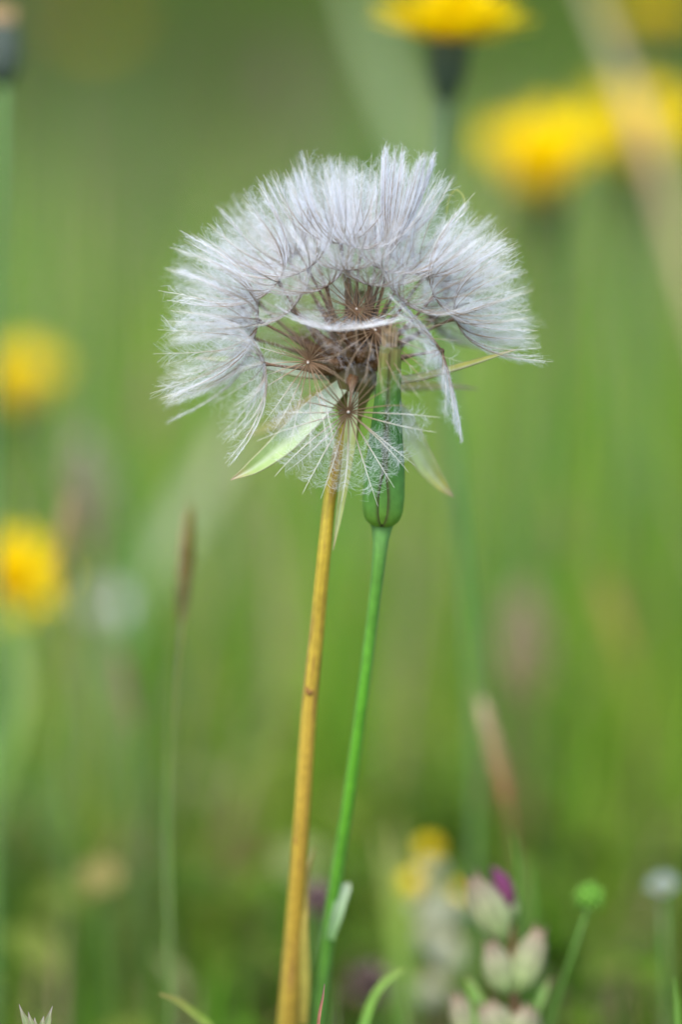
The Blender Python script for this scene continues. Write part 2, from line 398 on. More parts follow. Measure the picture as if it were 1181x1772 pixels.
IW = Matrix((RGT, UPV, -FWD)).transposed()       # picture right, picture up, towards the camera -> world

def rot_to(d, spin):
    return d.to_track_quat('Z', 'Y') @ Quaternion((0, 0, 1), spin)

def add_seed(px, py, toward, kind, var=0, axis=None, spin=None, scale=1.0, length=None):
    """seed whose parachute's hub sits at that spot; toward = mm nearer than the middle of the head"""
    hub = C0 + IW @ Vector(((px - 612) * MM, (640 - py) * MM, toward * 0.001))
    d = hub - C0; Lw = d.length - 0.0028; d.normalize()
    spin = random.random() * 6.28 if spin is None else spin
    sm = seed_vars[random.randrange(len(seed_vars))]
    o = obj('seed', sm, 'seed'); o.parent = HEAD; o.matrix_parent_inverse = Matrix.Translation(-HEAD.location)
    mw = Matrix.Translation(C0 + d * 0.0028) @ rot_to(d, spin).to_matrix().to_4x4() @ Matrix.Diagonal((1, 1, Lw / LSEED, 1))
    o.matrix_basis = mw
    ax = d if axis is None else (IW @ Vector(axis)).normalized()
    ax = (ax + Vector((random.gauss(0, .05), random.gauss(0, .05), random.gauss(0, .05)))).normalized()
    hw = Matrix.Translation(hub) @ rot_to(ax, spin).to_matrix().to_4x4() @ Matrix.Diagonal((scale, scale, scale, 1))
    rays, down = PV[kind][var % len(PV[kind])]
    for nm, me, mt in (('pappus_bristles', rays, 'ray'), ('pappus_down', down, 'down'), ('pappus_hub', disc, 'ray')):
        c = obj(nm, me, mt); c.parent = o; c.matrix_parent_inverse = Matrix.Identity(4)
        c.matrix_basis = mw.inverted() @ hw
        if nm == 'pappus_down': c['kind'] = 'stuff'

# (hub x, hub y, mm towards the camera, kind, variant, axis right/up/toward or None)
SEEDS = [
    (603, 717, 14.5, 'front', 0, (-0.05, -0.46, 0.88), 0.0),
    (535, 631, 12.5, 'front', 1, (-0.50, -0.30, 0.80), -0.75, 0.88),
    (648, 577, 12.0, 'bare', 0, (0.25, 0.30, 0.9)),
    (617, 542, 12.0, 'bare', 1, (0.05, 0.50, 0.85)),
    (577, 580, 15.0, 'wheel', 0, (0.14, 1.0, 0.0), None, 0.78),
    (763, 612, 10.0, 'wheel', 0, (-0.88, -0.45, -0.05)),
    (459, 634, 11.0, 'open', 0, (-0.96, -0.22, 0.12), None, 1.0),
    (448, 558, 7.0, 'cup', 2, (-0.985, 0.12, 0.10), None, 1.18),
    (438, 585, -3.0, 'cup', 1, (-1.0, 0.06, 0.0), None, 1.16),
    (483, 491, 6.0, 'cup', 3, (-0.86, 0.52, 0.1)),
    (533, 472, 10.0, 'wide', 0, (-0.52, 0.85, 0.1)),
    (566, 502, 11.0, 'wide', 1, (-0.46, 0.88, 0.12), None, 0.92),
    (500, 450, -3.0, 'cup', 2, (-0.62, 0.78, 0.0)),
    (446, 520, -6.0, 'cup', 3, (-0.93, 0.36, 0.0)),
    (590, 425, 5.0, 'cup', 2, (-0.12, 1.0, 0.1)),
    (625, 438, 11.0, 'cup', 3, (0.02, 1.0, 0.12)),
    (668, 475, 10.0, 'wide', 0, (0.30, 0.93, 0.12)),
    (674, 446, 10.5, 'shut', 0, (0.10, 1.0, 0.02)),
    (655, 420, -2.0, 'cup', 1, (0.15, 1.0, 0.0)),
    (705, 470, 4.0, 'cup', 3, (0.50, 0.86, 0.1)),
    (735, 478, -2.0, 'cup', 2, (0.66, 0.74, 0.0)),
    (750, 516, 8.0, 'cup', 3, (0.90, 0.42, 0.15)),
    (788, 552, 3.0, 'cup', 1, (0.96, 0.25, 0.08)),
    (776, 528, -6.0, 'cup', 2, (0.93, 0.36, 0.0)),
    (640, 500, 11.5, 'wide', 2, (0.10, 1.0, 0.12), None, 0.84),
    (700, 530, 11.0, 'wide', 1, (0.62, 0.74, 0.15), None, 0.86),
    (505, 540, 9.0, 'open', 1, (-0.70, 0.68, 0.12), None, 0.85),
    (602, 476, 11.5, 'open', 0, (-0.06, 1.0, 0.1), None, 0.88),
    (548, 430, -8.0, 'cup', 1, (-0.35, 0.93, -0.15)),
    (610, 415, -9.0, 'cup', 3, (0.0, 1.0, -0.2)),
]
for s_ in SEEDS: add_seed(*s_)
# those at the back, spread evenly over the far side of the ball
k = 0
for i in range(22):
    zc = 1 - 2 * (i + 0.5) / 22; a = i * 2.399963
    d = Vector((math.sqrt(1 - zc * zc) * math.cos(a), zc, math.sqrt(1 - zc * zc) * math.sin(a)))   # right, up, toward
    if d.z > -0.2 or d.y < 0.3: continue
    rad = 24.8 + random.uniform(-1.2, 1.2)
    add_seed(612 + d.x * rad * 0.001 / MM, 640 - d.y * rad * 0.001 / MM, d.z * rad, ('cup', 'wide')[k % 3 == 2], k); k += 1

# receptacle, stem, reflexed bracts
def head_parts():
    mb = MB(); a = np.arange(20) / 20 * 2 * np.pi; ax = (IW @ Vector((0.06, 1, 0.05))).normalized(); q = rot_to(ax, 0)
    prof = [(0.0019, -0.016), (0.0026, -0.011), (0.0042, -0.006), (0.0056, -0.003), (0.0056, -0.001), (0.0046, 0.0014), (0.0026, 0.0030), (0.00001, 0.0034)]
    V = np.array([[tuple(C0 + q @ Vector((r * math.cos(x), r * math.sin(x), z))) for x in a] for r, z in prof])
    mb.grid(V, np.repeat(lerp_list([(0.36, 0.30, 0.06), (0.20, 0.18, 0.05), (0.10, 0.08, 0.03), (0.06, 0.035, 0.015), (0.05, 0.028, 0.012)], 8)[:, None], 20, 1), wrap=True)
    mb.build('receptacle', 'stem', HEAD)
    pts = [at(598, 735, CO), at(572, 858, CO), at(562, 950, CO), at(548, 1100, CO + .005), at(536, 1220, CO + .009), at(525, 1380, CO + .013), at(515, 1520, CO + .017), at(505, 1660, CO + .021), at(498, 1772, CO + .024), head_base]
    P = spline(pts, 170); cl = lerp_list([(0.42, 0.34, 0.035), (0.48, 0.34, 0.030), (0.50, 0.335, 0.04), (0.49, 0.31, 0.04), (0.42, 0.26, 0.03), (0.36, 0.23, 0.03), (0.28, 0.19, 0.03)], 170)
    rd = lerp_list([12, 11, 11.5, 12.5, 13.5, 14, 14.5, 15.5, 17.5, 20, 20], 170) * MM
    n = 24; ang = np.arange(n) / n * 2 * np.pi
    T = np.gradient(P, axis=0); T /= np.linalg.norm(T, axis=1, keepdims=True)
    U = np.cross(T, tuple(FWD)); U /= np.linalg.norm(U, axis=1, keepdims=True); Vv = np.cross(T, U)
    ridge = 1 + 0.035 * (np.arange(n) % 2)
    ring = P[:, None] + (rd[:, None] * ridge[None])[..., None] * (np.cos(ang)[None, :, None] * U[:, None] + np.sin(ang)[None, :, None] * Vv[:, None])
    st = np.array([1.0 if j % 3 else 0.86 for j in range(n)]); g = np.random.default_rng(3)
    streak = 0.84 + 0.3 * g.random(n)
    C = cl[:, None] * st[None, :, None] * streak[None, :, None] * (0.92 + 0.16 * g.random((170, n)))[..., None]
    bl = np.clip((value_noise(np.repeat(np.arange(170)[:, None] * 0.11, n, 1), np.repeat(np.arange(n)[None] * 0.5, 170, 0), 1.0, 77) - 0.66) * 3.2, 0, 0.7)[..., None]
    C = C * (1 - bl) + np.array((0.24, 0.12, 0.035)) * bl
    side = np.cos(ang)                                  # one flank still greenish
    C = C * (1 - 0.22 * np.clip(-side, 0, 1)[None, :, None]) + np.array((0.20, 0.30, 0.06)) * (0.22 * np.clip(-side, 0, 1))[None, :, None]
    mb = MB(); mb.grid(ring, C, wrap=True); st_o = mb.build('stem', 'stem', HEAD)
    # brown leaf scars
    for (px, py, r) in ((536, 1194, 8), (517, 1452, 9)):
        mb = MB(); c = at(px, py, CO + (0.015 if py > 1400 else 0.008 if py > 1000 else 0.0) - 12 * MM); a8 = np.arange(10) / 10 * 2 * np.pi; rr = r * MM
        V = np.array([[tuple(c + RGT * (rr * q_ * math.cos(x)) + UPV * (rr * 1.3 * q_ * math.sin(x)) - FWD * (z_ * rr * 0.12)) for x in a8] for q_, z_ in ((1.0, -1.5), (0.9, 0.2), (0.5, 0.8), (0.01, 1.0))])
        mb.grid(V, (0.25, 0.13, 0.04), wrap=True); o = mb.build('leaf_scar', 'husk', st_o); o.matrix_parent_inverse = Matrix.Identity(4); o.parent = st_o
    # sheathing leaf hugging the lower stem
    mb = MB(); blade(mb, [at(520, 1772, CO + .024), at(524, 1690, CO + .021), at(524, 1600, CO + .018), at(530, 1520, CO + .019), at(545, 1465, CO + .022)],
                     [26 * MM, 28 * MM, 20 * MM, 12 * MM, 2 * MM], -FWD, [(0.42, 0.32, 0.06), (0.40, 0.34, 0.07), (0.38, 0.30, 0.06), (0.40, 0.30, 0.07), (0.30, 0.22, 0.08)], fold=-0.3)
    mb.build('sheath_leaf', 'leaf', HEAD)
    PALE = (0.50, 0.60, 0.42); GRN = (0.33, 0.46, 0.14); YEL = (0.46, 0.46, 0.10); TIP = (0.30, 0.18, 0.12)
    br = [
        ([(592, 668, -4), (545, 712, -6), (490, 768, -7), (440, 808, -7), (399, 831, -6)], [26, 44, 42, 26, 1], [PALE, PALE, (0.40, 0.52, 0.24), GRN, TIP], (0.35, 0.45, 0.85), 0.5),
        ([(655, 672, 4), (700, 735, 6), (735, 800, 7), (765, 840, 8), (786, 860, 8)], [26, 42, 38, 22, 1], [(0.5, 0.62, 0.36), (0.5, 0.62, 0.34), (0.5, 0.60, 0.26), YEL, TIP], (-0.15, 0.25, 0.95), 0.4),
        ([(650, 662, 0), (720, 655, -2), (800, 634, -4), (855, 617, -5), (894, 605, -5)], [24, 26, 20, 12, 1], [PALE, (0.46, 0.52, 0.22), YEL, YEL, (0.42, 0.22, 0.16)], (0.0, 0.85, 0.45), 0.5),
        ([(580, 650, 0), (520, 642, -1), (450, 628, -1), (390, 622, 0), (340, 620, 0)], [26, 30, 24, 14, 1], [PALE, PALE, PALE, GRN, TIP], (0.0, 0.6, 0.8), 0.4),
        ([(612, 678, -6), (606, 760, -6), (594, 850, -4.5), (586, 900, -3.5), (577, 952, -2.5)], [18, 22, 15, 10, 1], [PALE, (0.44, 0.50, 0.18), (0.42, 0.46, 0.14), (0.40, 0.46, 0.16), (0.36, 0.28, 0.12)], (0.1, 0.0, 1.0), 0.4),
        ([(585, 668, 6), (540, 700, 12), (490, 728, 16), (450, 745, 19), (420, 752, 20)], [30, 40, 30, 16, 1], [YEL, (0.52, 0.44, 0.08), (0.52, 0.42, 0.07), YEL, TIP], (0.2, 0.5, 0.8), 0.3),
        ([(640, 668, 8), (700, 668, 12), (760, 668, 14), (800, 670, 15), (830, 674, 16)], [24, 28, 18, 10, 1], [YEL, (0.5, 0.46, 0.10), YEL, (0.42, 0.38, 0.16), TIP], (0.0, 0.7, 0.6), 0.3),
    ]
    for pts, wd, cols, face, fold in br:
        mb = MB(); blade(mb, [at(x, y, CO + z * 0.001) for x, y, z in pts], [v * MM for v in wd], IW @ Vector(face), cols, n=22, fold=fold, thick=0.0005, edge=(0.40, 0.38, 0.22), mid=(0.56, 0.62, 0.46))
        mb.build('bract', 'leaf', HEAD)
head_parts()
mb = MB(); mb.tube(spline([at(772, 372, .012), at(779, 340, .011), at(790, 329, .010), at(800, 336, .010), at(805, 352, .010), at(804, 368, .011)], 24), 0.00011, 5, (0.50, 0.50, 0.16)); mb.build('curled_bristle', 'ray', HEAD)

# ------------------------------------------------------------------ the closed salsify bud
def make_bud():
    off = 0.0105; k = mm(1, off)
    stem_px = [(662, 902, 0), (657, 960, 0), (641, 1100, .006), (622, 1250, .011), (601, 1400, .016), (582, 1520, .020), (565, 1640, .024), (549, 1772, .028)]
    pts = [at(x, y, off + z) for x, y, z in stem_px]; base = to_ground(pts[-1], (-0.016, 0.02))
    T0 = thing('salsify_bud', 'closed green pointed bud with dark seams on a slender green stem', 'flower bud', base)
    P = spline(pts + [base], 120); t = np.linspace(0, 1, 120)
    rd = np.interp(t, [0, .03, .08, .2, .5, .75, .9, 1], [22, 17.5, 13.5, 10.5, 11, 13, 16, 18]) * k
    cl = lerp_list([(0.14, 0.30, 0.08), (0.11, 0.28, 0.04), (0.09, 0.28, 0.018), (0.085, 0.26, 0.016), (0.08, 0.23, 0.02), (0.08, 0.19, 0.03), (0.08, 0.16, 0.03)], 120)
    n = 20; ang = np.arange(n) / n * 2 * np.pi
    Tn = np.gradient(P, axis=0); Tn /= np.linalg.norm(Tn, axis=1, keepdims=True); U = np.cross(Tn, tuple(FWD)); U /= np.linalg.norm(U, axis=1, keepdims=True); V_ = np.cross(Tn, U)
    ring = P[:, None] + (rd[:, None] * (1 + 0.04 * (np.arange(n) % 2))[None])[..., None] * (np.cos(ang)[None, :, None] * U[:, None] + np.sin(ang)[None, :, None] * V_[:, None])
    gs = np.random.default_rng(9)
    C = np.repeat(cl[:, None], n, 1) * (1 - 0.10 * (np.arange(n) % 2))[None, :, None] * (0.85 + 0.3 * gs.random(n))[None, :, None] * (0.9 + 0.2 * value_noise(np.arange(120) * 0.3, np.arange(120) * 0.0, 1.0, 5))[:, None, None]
    pale = np.clip(np.abs(np.cos(ang)) - 0.6, 0, 1)[None, :, None] * 0.9
    C = C * (1 - pale) + np.array((0.20, 0.33, 0.13)) * pale
    mb = MB(); mb.grid(ring, C, wrap=True); mb.build('stem', 'stem', T0)
    # body: eight bracts round a core
    A = at(662, 905, off); B = at(676, 596, off - 0.016); axis = (B - A); Lb = axis.length; axis.normalize()
    S = axis.cross(FWD).normalized(); F = S.cross(axis).normalized()       # F away from / toward the camera
    if F.dot(FWD) > 0: F = -F
    prof_t = [0, 0.012, 0.035, 0.08, 0.15, 0.24, 0.34, 0.46, 0.60, 0.74, 0.88, 1.0]
    prof_r = [20, 26, 31, 35.5, 37, 36, 33, 29, 25, 21.5, 19.5, 18]
    tt = np.linspace(0, 1, 40); rr = np.interp(tt, prof_t, prof_r) * k
    def pt(t_, a_, r_): return np.array(tuple(A + axis * (t_ * Lb))) + r_ * (math.cos(a_) * np.array(tuple(F)) + math.sin(a_) * np.array(tuple(S)))
    mb = MB(); V = np.array([[pt(t_, a_, r_ * 0.95) for a_ in np.arange(20) / 20 * 2 * np.pi] for t_, r_ in zip(tt, rr)])
    mb.grid(V, np.repeat(lerp_list([(0.06, 0.08, 0.03), (0.10, 0.14, 0.04), (0.20, 0.20, 0.07)], 40)[:, None], 20, 1), wrap=True); mb.build('core', 'stem', T0)
    g = np.random.default_rng(5)
    NB = 8
    for j in range(NB):
        outer = j % 2 == 1; a0 = (j) / NB * 2 * math.pi + 0.02
        m = 13; u = np.linspace(-1, 1, m)
        end = 0.985 if outer else 0.965
        ts = np.linspace(0.004 if outer else 0.03, end + g.normal(0, .012), 44)
        V = np.zeros((44, m, 3)); V2 = V.copy(); Cc = np.zeros((44, m, 3))
        for q_, t_ in enumerate(ts):
            r_ = np.interp(t_, prof_t, prof_r) * k
            hw = (math.pi / NB) * (1.22 if outer else 0.95)
            if outer:                                    # at the foot the outer ones part round an inner one
                hw *= np.interp(t_, [0, 0.025, 0.05, 0.10, 0.18, 0.24, 0.32, 1], [1.62, 1.60, 1.38, 1.24, 1.22, 1.32, 1.60, 1.62])
            keel = 1 + 0.07 * (1 - np.abs(u)) * (1 if outer else 0.3)
            puff = (1.015 if outer else 0.965) * keel - 0.03 * np.abs(u) ** 6
            for e_ in range(m):
                V[q_, e_] = pt(t_, a0 + hw * u[e_], r_ * puff[e_]); V2[q_, e_] = pt(t_, a0 + hw * u[e_], r_ * puff[e_] - 0.0005)
            gcol = lerp_list([(0.17, 0.33, 0.035), (0.12, 0.28, 0.05), (0.105, 0.26, 0.055), (0.07, 0.205, 0.045), (0.055, 0.18, 0.04), (0.055, 0.185, 0.035), (0.08, 0.21, 0.035), (0.17, 0.25, 0.05), (0.30, 0.27, 0.10)], 44)[q_]
            stripe = np.where(np.arange(m) % 4 == 2, 0.78, 1.0) if t_ > 0.45 else np.ones(m)
            cc = gcol[None] * stripe[:, None] * (0.94 + 0.12 * g.random(m))[:, None]
            if t_ > 0.7: cc = cc * (1 - 0.5 * (np.arange(m) % 3 == 0)[:, None] * np.array([0.4, 0.7, 0.8])[None] * (t_ - 0.6) * 2)
            edge = np.clip((np.abs(u) - 0.72) / 0.2, 0, 1)[:, None] * (0.9 if t_ < 0.6 else 0.75)
            cc = cc * (1 - edge) + np.array((0.07, 0.04, 0.025)) * edge
            Cc[q_] = cc
        mb = MB(); ringv = np.concatenate([V, V2[:, ::-1]], 1); mb.grid(ringv, np.concatenate([Cc, Cc[:, ::-1]], 1), wrap=True)
        mb.build('bract', 'stem', T0)
    # withered floret tuft peeping out of the tip
    mb = MB()
    for q_ in range(26):
        a_ = g.random() * 6.28; r0 = g.random() * 14 * k; p0 = pt(0.95, a_, r0); p1 = pt(1.02, a_, r0 * 1.05) ; p2 = pt(1.06 + 0.06 * g.random(), a_, r0 * (1.0 + g.random() * .4))
        mb.tubes(np.array([[p0, p1, p2]]), np.array([[0.0003, 0.00028, 0.00008]]), 4, (0.45, 0.33, 0.20))
    mb.build('withered_tuft', 'husk', T0)
    # a small leaf leaving the stem
    mb = MB(); blade(mb, [at(571, 1625, off + .021), at(583, 1585, off + .020), at(600, 1535, off + .020), at(607, 1528, off + .020)], [16 * k, 22 * k, 20 * k, 3 * k], -FWD, [(0.16, 0.30, 0.10), (0.24, 0.36, 0.18), (0.32, 0.40, 0.26), (0.4, 0.42, 0.3)], fold=0.4)
    mb.build('stem_leaf', 'leaf', T0)
make_bud()

# ------------------------------------------------------------------ yellow hawkbits behind
def petal_mesh(L, wd, cup):
    mb = MB(); t = np.linspace(0, 1, 9); ww = np.array([0.35, 0.6, 0.8, 0.95, 1, 1, 0.97, 0.9, 0.62]) * wd / 2
    V = []; C = []
    for t_, w_ in zip(t, ww):
        x = L * t_; z = cup * L * t_ * (1 - t_)
        V.append([(x, -w_, z + w_ * .35), (x, -w_ * .4, z), (x, w_ * .4, z), (x, w_, z + w_ * .35)]); C.append([(0.80, 0.56 + 0.06 * t_, 0.002)] * 4)
    V[-1] = [(L, -ww[-1], V[-1][0][2]), (L * .94, -ww[-1] * .4, V[-1][1][2]), (L * .94, ww[-1] * .4, V[-1][2][2]), (L, ww[-1], V[-1][3][2])]
    mb.grid(np.array(V), np.array(C)); return mb.mesh('petal')
PET = [petal_mesh(0.0175, 0.0034, 0.10), petal_mesh(0.0150, 0.0030, 0.14), petal_mesh(0.0115, 0.0026, 0.2)]

def hawkbit(label, px, py, off, size=1.0, tilt=(0, 0), foot=None, lift=(14, 34, 58), group='yellow flowers behind the seed head'):
    """py is the underside of the petals"""
    hub = at(px, py, off); base = to_ground(hub, foot or (0, 0.01))
    T0 = thing('hawkbit_flower', label, 'flower', base, group)
    ax = (Vector((tilt[0], -tilt[1], 1))).normalized(); q = rot_to(ax, random.random() * 6)
    P = spline([hub - ax * 0.010 * size, hub - ax * 0.05, (hub + base) / 2 + Vector((random.gauss(0, .006), 0, 0)), base], 16)
    mb = MB(); mb.tube(P, lerp_list([0.0017, 0.0013, 0.0012, 0.0014], 16) * size, 8, lerp_list([(0.08, 0.12, 0.07), (0.10, 0.20, 0.06), (0.11, 0.22, 0.05)], 16)); mb.build('stem', 'stem', T0)
    mb = MB(); a = np.arange(16) / 16 * 2 * np.pi
    prof = [(0.0016, -0.013), (0.0030, -0.011), (0.0044, -0.006), (0.0047, -0.001), (0.0050, 0.0012), (0.003, 0.0022), (0.0001, 0.0025)]
    V = np.array([[tuple(hub + q @ Vector((r * (1 + .06 * (j % 2)) * math.cos(x) * size, r * (1 + .06 * (j % 2)) * math.sin(x) * size, z * size))) for j, x in enumerate(a)] for r, z in prof])
    mb.grid(V, np.repeat(lerp_list([(0.05, 0.08, 0.045), (0.04, 0.06, 0.035), (0.06, 0.08, 0.03), (0.5, 0.35, 0.02)], 7)[:, None], 16, 1), wrap=True); mb.build('involucre', 'stem', T0)
    for row, (n, el) in enumerate(zip((22, 18, 14), lift)):
        for j in range(n):
            z_ = (j + random.random() * .5) / n * 6.283; e_ = R(el + random.gauss(0, 5))
            o = obj('petal', PET[row], 'petal'); o.parent = T0; o.matrix_parent_inverse = Matrix.Translation(-T0.location)
            o.matrix_basis = Matrix.Translation(hub) @ q.to_matrix().to_4x4() @ Matrix.Rotation(z_, 4, 'Z') @ Matrix.Rotation(-e_, 4, 'Y') @ Matrix.Translation((0.0035 * size, 0, 0)) @ Matrix.Scale(size * random.uniform(.92, 1.06), 4)
    mb = MB(); g = np.random.default_rng(int(px)); m = 40
    rr = 0.004 * np.sqrt(g.random(m)) * size; an = g.random(m) * 6.283; hh = (0.005 + 0.004 * g.random(m)) * size
    p0 = np.array([tuple(hub + q @ Vector((r * math.cos(x), r * math.sin(x), 0.001))) for r, x in zip(rr, an)]); p1 = np.array([tuple(hub + q @ Vector((r * 1.5 * math.cos(x), r * 1.5 * math.sin(x), h))) for r, x, h in zip(rr, an, hh)])
    mb.tubes(np.stack([p0, (p0 + p1) / 2, p1], 1), np.array([[.0005, .0005, .0003]]) * size, 5, (0.80, 0.52, 0.003)); mb.build('florets', 'petal', T0)
    return T0

hawkbit('yellow hawkbit with a dark green calyx, its petals fanned out above the white seed head', 778, 80, 0.12, 1.16, (0.05, 0.05), lift=(20, 40, 62))
hawkbit('large yellow hawkbit right of the crown, overlapping the hawkbit behind the beige blade', 940, 342, 0.36, 1.55, (-0.08, 0.5), lift=(44, 60, 76))
hawkbit('yellow hawkbit with the dry beige blade passing in front of its petals', 1100, 292, 0.44, 1.65, (0.05, 0.5), lift=(42, 60, 76))
hawkbit('half hidden yellow hawkbit high above the pair by the beige blade', 1130, 50, 0.60, 1.3, (0.0, 0.1), lift=(28, 46, 66))
hawkbit('orange yellow hawkbit above a lower paler one beside the grass spikes', 26, 705, 0.42, 1.2, (0.0, 0.4), lift=(40, 58, 74))
hawkbit('bright lemon yellow hawkbit beside a brown grass spike', 18, 1022, 0.28, 1.02, (0.12, 0.95), lift=(30, 52, 72))
hawkbit('far yellow hawkbit dissolved to a haze on the upper slope', 170, 60, 1.5, 1.1, (0.0, 0.1), lift=(28, 46, 66))

def closed_hawkbit():
    off = 0.12; hub = at(4, 150, off); base = to_ground(hub, (-0.01, 0.01)); k = mm(1, off)
    T0 = thing('hawkbit_bud', 'dark green closed bud with a tan tuft at its tip', 'flower bud', base)
    mb = MB(); mb.tube(spline([hub, at(2, 300, off), at(-6, 600, off + .01), base], 16), 0.0013, 8, (0.13, 0.24, 0.07)); mb.build('stem', 'stem', T0)
    prof = [(8, 0), (20, 14), (27, 40), (27, 80), (22, 108)]
    mb = MB(); a = np.arange(16) / 16 * 2 * np.pi
    mb.grid(np.array([[tuple(hub + RGT * (r * k * math.cos(x)) - FWD * (r * k * math.sin(x)) + UPV * (z * k)) for x in a] for r, z in prof]), (0.04, 0.06, 0.035), wrap=True); mb.build('calyx', 'stem', T0)
    for j in range(9):
        x = j / 9 * 6.283; mb = MB()
        d = RGT * math.cos(x) - FWD * math.sin(x)
        blade(mb, [hub + d * (r * k * 1.06) + UPV * (z * k) for r, z in prof], [8 * k, 16 * k, 18 * k, 14 * k, 3 * k], d, [(0.03, 0.05, 0.025), (0.04, 0.06, 0.04), (0.06, 0.08, 0.06), (0.06, .08, .06)], n=10, fold=-0.3, edge=(0.20, 0.24, 0.22)); mb.build('bract', 'leaf', T0)
    mb = MB(); g = np.random.default_rng(2)
    for j in range(50):
        x = g.random() * 6.283; r = 18 * k * math.sqrt(g.random()); d = RGT * math.cos(x) - FWD * math.sin(x)
        mb.tubes(np.array([[tuple(hub + d * r + UPV * (95 * k)), tuple(hub + d * r * 1.2 + UPV * (118 * k)), tuple(hub + d * r * 1.3 + UPV * ((130 + 10 * g.random()) * k))]]), np.array([[.0004, .0004, .0002]]), 4, (0.55, 0.38, 0.20))
    mb.build('tuft', 'husk', T0)
closed_hawkbit()

# ------------------------------------------------------------------ grass in flower and single blades
def grass_spike(label, top, bot, path, off, w_px, cols, name='grass_spike', n=46, loose=0.0, stemcol=(0.16, 0.24, 0.07), rs=0.00055):
    off = off * 1.3; a = at(*top, off); b = at(*bot, off); k = mm(1, off)
    pts = [b] + [at(x, y, off + .004 * (i + 1)) for i, (x, y) in enumerate(path)]
    base = to_ground(pts[-1], (random.uniform(-.01, .01), 0.02))
    T0 = thing(name, label, 'grass', base, 'flowering grasses in the meadow')
    mb = MB(); mb.tube(spline(pts + [base], 20), lerp_list([rs, rs * 1.2, rs * 1.5], 20), 6, lerp_list([cols[-1], stemcol, stemcol], 20)); mb.build('stem', 'stem', T0)
    g = np.random.default_rng(int(top[0] + top[1])); mb = MB(); ax = a - b; L = ax.length; axn = np.array(tuple(ax / L))
    mb.tube([b, (a + b) / 2, a], 0.0004, 5, cols[1])
    s0 = np.cross(axn, (0, 1, 0)); s0 /= np.linalg.norm(s0); s1 = np.cross(axn, s0)
    for j in range(n):
        t = (j + .5) / n; x = g.random() * 6.283; d = math.cos(x) * s0 + math.sin(x) * s1
        wr = w_px * k * 0.5 * (math.sin(math.pi * min(1, t * .9 + .12)) ** .6) * (0.7 + .5 * g.random())
        p = np.array(tuple(b)) + axn * (t * L) * 0.94; ln = (0.0045 + 0.002 * g.random()) * (1 + loose)
        p1 = p + d * wr * .6 + axn * ln * .5; p2 = p + d * wr + axn * ln
        c = lerp_list(cols[::-1], 101)[int(t * 100)] * (0.75 + .5 * g.random())
        if loose: p0 = p; p1 = p + d * wr + axn * ln; p2 = p1 + d * .001 + axn * .004; mb.tubes(np.array([[p0, (p0 + p1) / 2, p1]]), .00012, 3, c); pp = np.array([[p1, (p1 + p2) / 2, p2]])
        else: pp = np.array([[p, p1, p2]])
        mb.tubes(pp, np.array([[.0004, .0011, .00008]]), 5, c)
        if not loose: mb.tubes(np.array([[p2, p2 + axn * .004 + d * .001]]), np.array([[.00007, .00003]]), 3, c)
    mb.build('spikelets', 'husk', T0); T0['kind'] = 'thing'

BR = [(0.26, 0.19, 0.08), (0.17, 0.10, 0.035), (0.14, 0.13, 0.04)]
grass_spike('slim brown grass spike with a thin stalk, standing alone left of the yellow stem', (327, 905), (311, 1085), [(300, 1200), (290, 1420), (296, 1772)], 0.055, 20, BR)
grass_spike('brown grass spike touching the lemon yellow hawkbit', (115, 885), (110, 1035), [(108, 1200), (110, 1500)], 0.12, 24, [(0.5, 0.36, 0.2), (0.30, 0.20, 0.10), (0.22, 0.2, 0.08)])
grass_spike('slanting dusky grass spike with a mauve plume beside it', (118, 825), (178, 985), [(200, 1150), (215, 1400)], 0.17, 26, [(0.25, 0.18, 0.12), (0.26, 0.16, 0.10), (0.25, 0.19, 0.12)])
grass_spike('loose mauve grass plume above the white daisy', (150, 800), (180, 960), [(190, 1150), (200, 1400)], 0.26, 55, [(0.45, 0.36, 0.32), (0.42, 0.33, 0.30), (0.3, 0.24, 0.16)], 'grass_plume', 70, 0.6)
grass_spike('short dark grass spike low between the daisy and the lone slim spike', (208, 1140), (230, 1265), [(240, 1400), (245, 1650)], 0.14, 28, [(0.20, 0.16, 0.07), (0.26, 0.19, 0.12), (0.24, 0.2, 0.10)])
grass_spike('grass spike with a cream top and rusty red lower half', (838, 1228), (880, 1395), [(890, 1460), (915, 1560), (935, 1772)], 0.09, 26, [(0.66, 0.50, 0.30), (0.52, 0.34, 0.18), (0.40, 0.16, 0.08)])
grass_spike('loose rosy brown grass plume over the cream and rusty spike', (905, 1070), (905, 1260), [(908, 1400), (915, 1600)], 0.26, 75, [(0.42, 0.28, 0.22), (0.40, 0.26, 0.20), (0.32, 0.24, 0.12)], 'grass_plume', 90, 0.8)
grass_spike('small pinkish grass spike far out above the rosy plume', (988, 880), (994, 1000), [(1000, 1200), (1000, 1500)], 0.32, 36, [(0.45, 0.27, 0.18), (0.42, 0.26, 0.18), (0.3, 0.22, 0.14)])
grass_spike('slanting yellowish grass spike right of the rosy plume', (1048, 1010), (1090, 1150), [(1105, 1300), (1110, 1600)], 0.22, 26, [(0.40, 0.26, 0.12), (0.42, 0.32, 0.08), (0.36, 0.3, 0.06)])
grass_spike('faint purplish grass spike below the left rim of the seed head', (272, 640), (250, 770), [(240, 950), (235, 1300)], 0.30, 26, [(0.36, 0.24, 0.24), (0.30, 0.2, 0.16), (0.26, 0.2, 0.12)])
grass_spike('dark blurred grass plume above the crown of the seed head', (498, 110), (500, 240), [(500, 500), (500, 900)], 0.65, 60, [(0.16, 0.12, 0.10), (0.16, 0.12, 0.10), (0.16, 0.14, 0.08)], 'grass_plume', 70, 0.6)

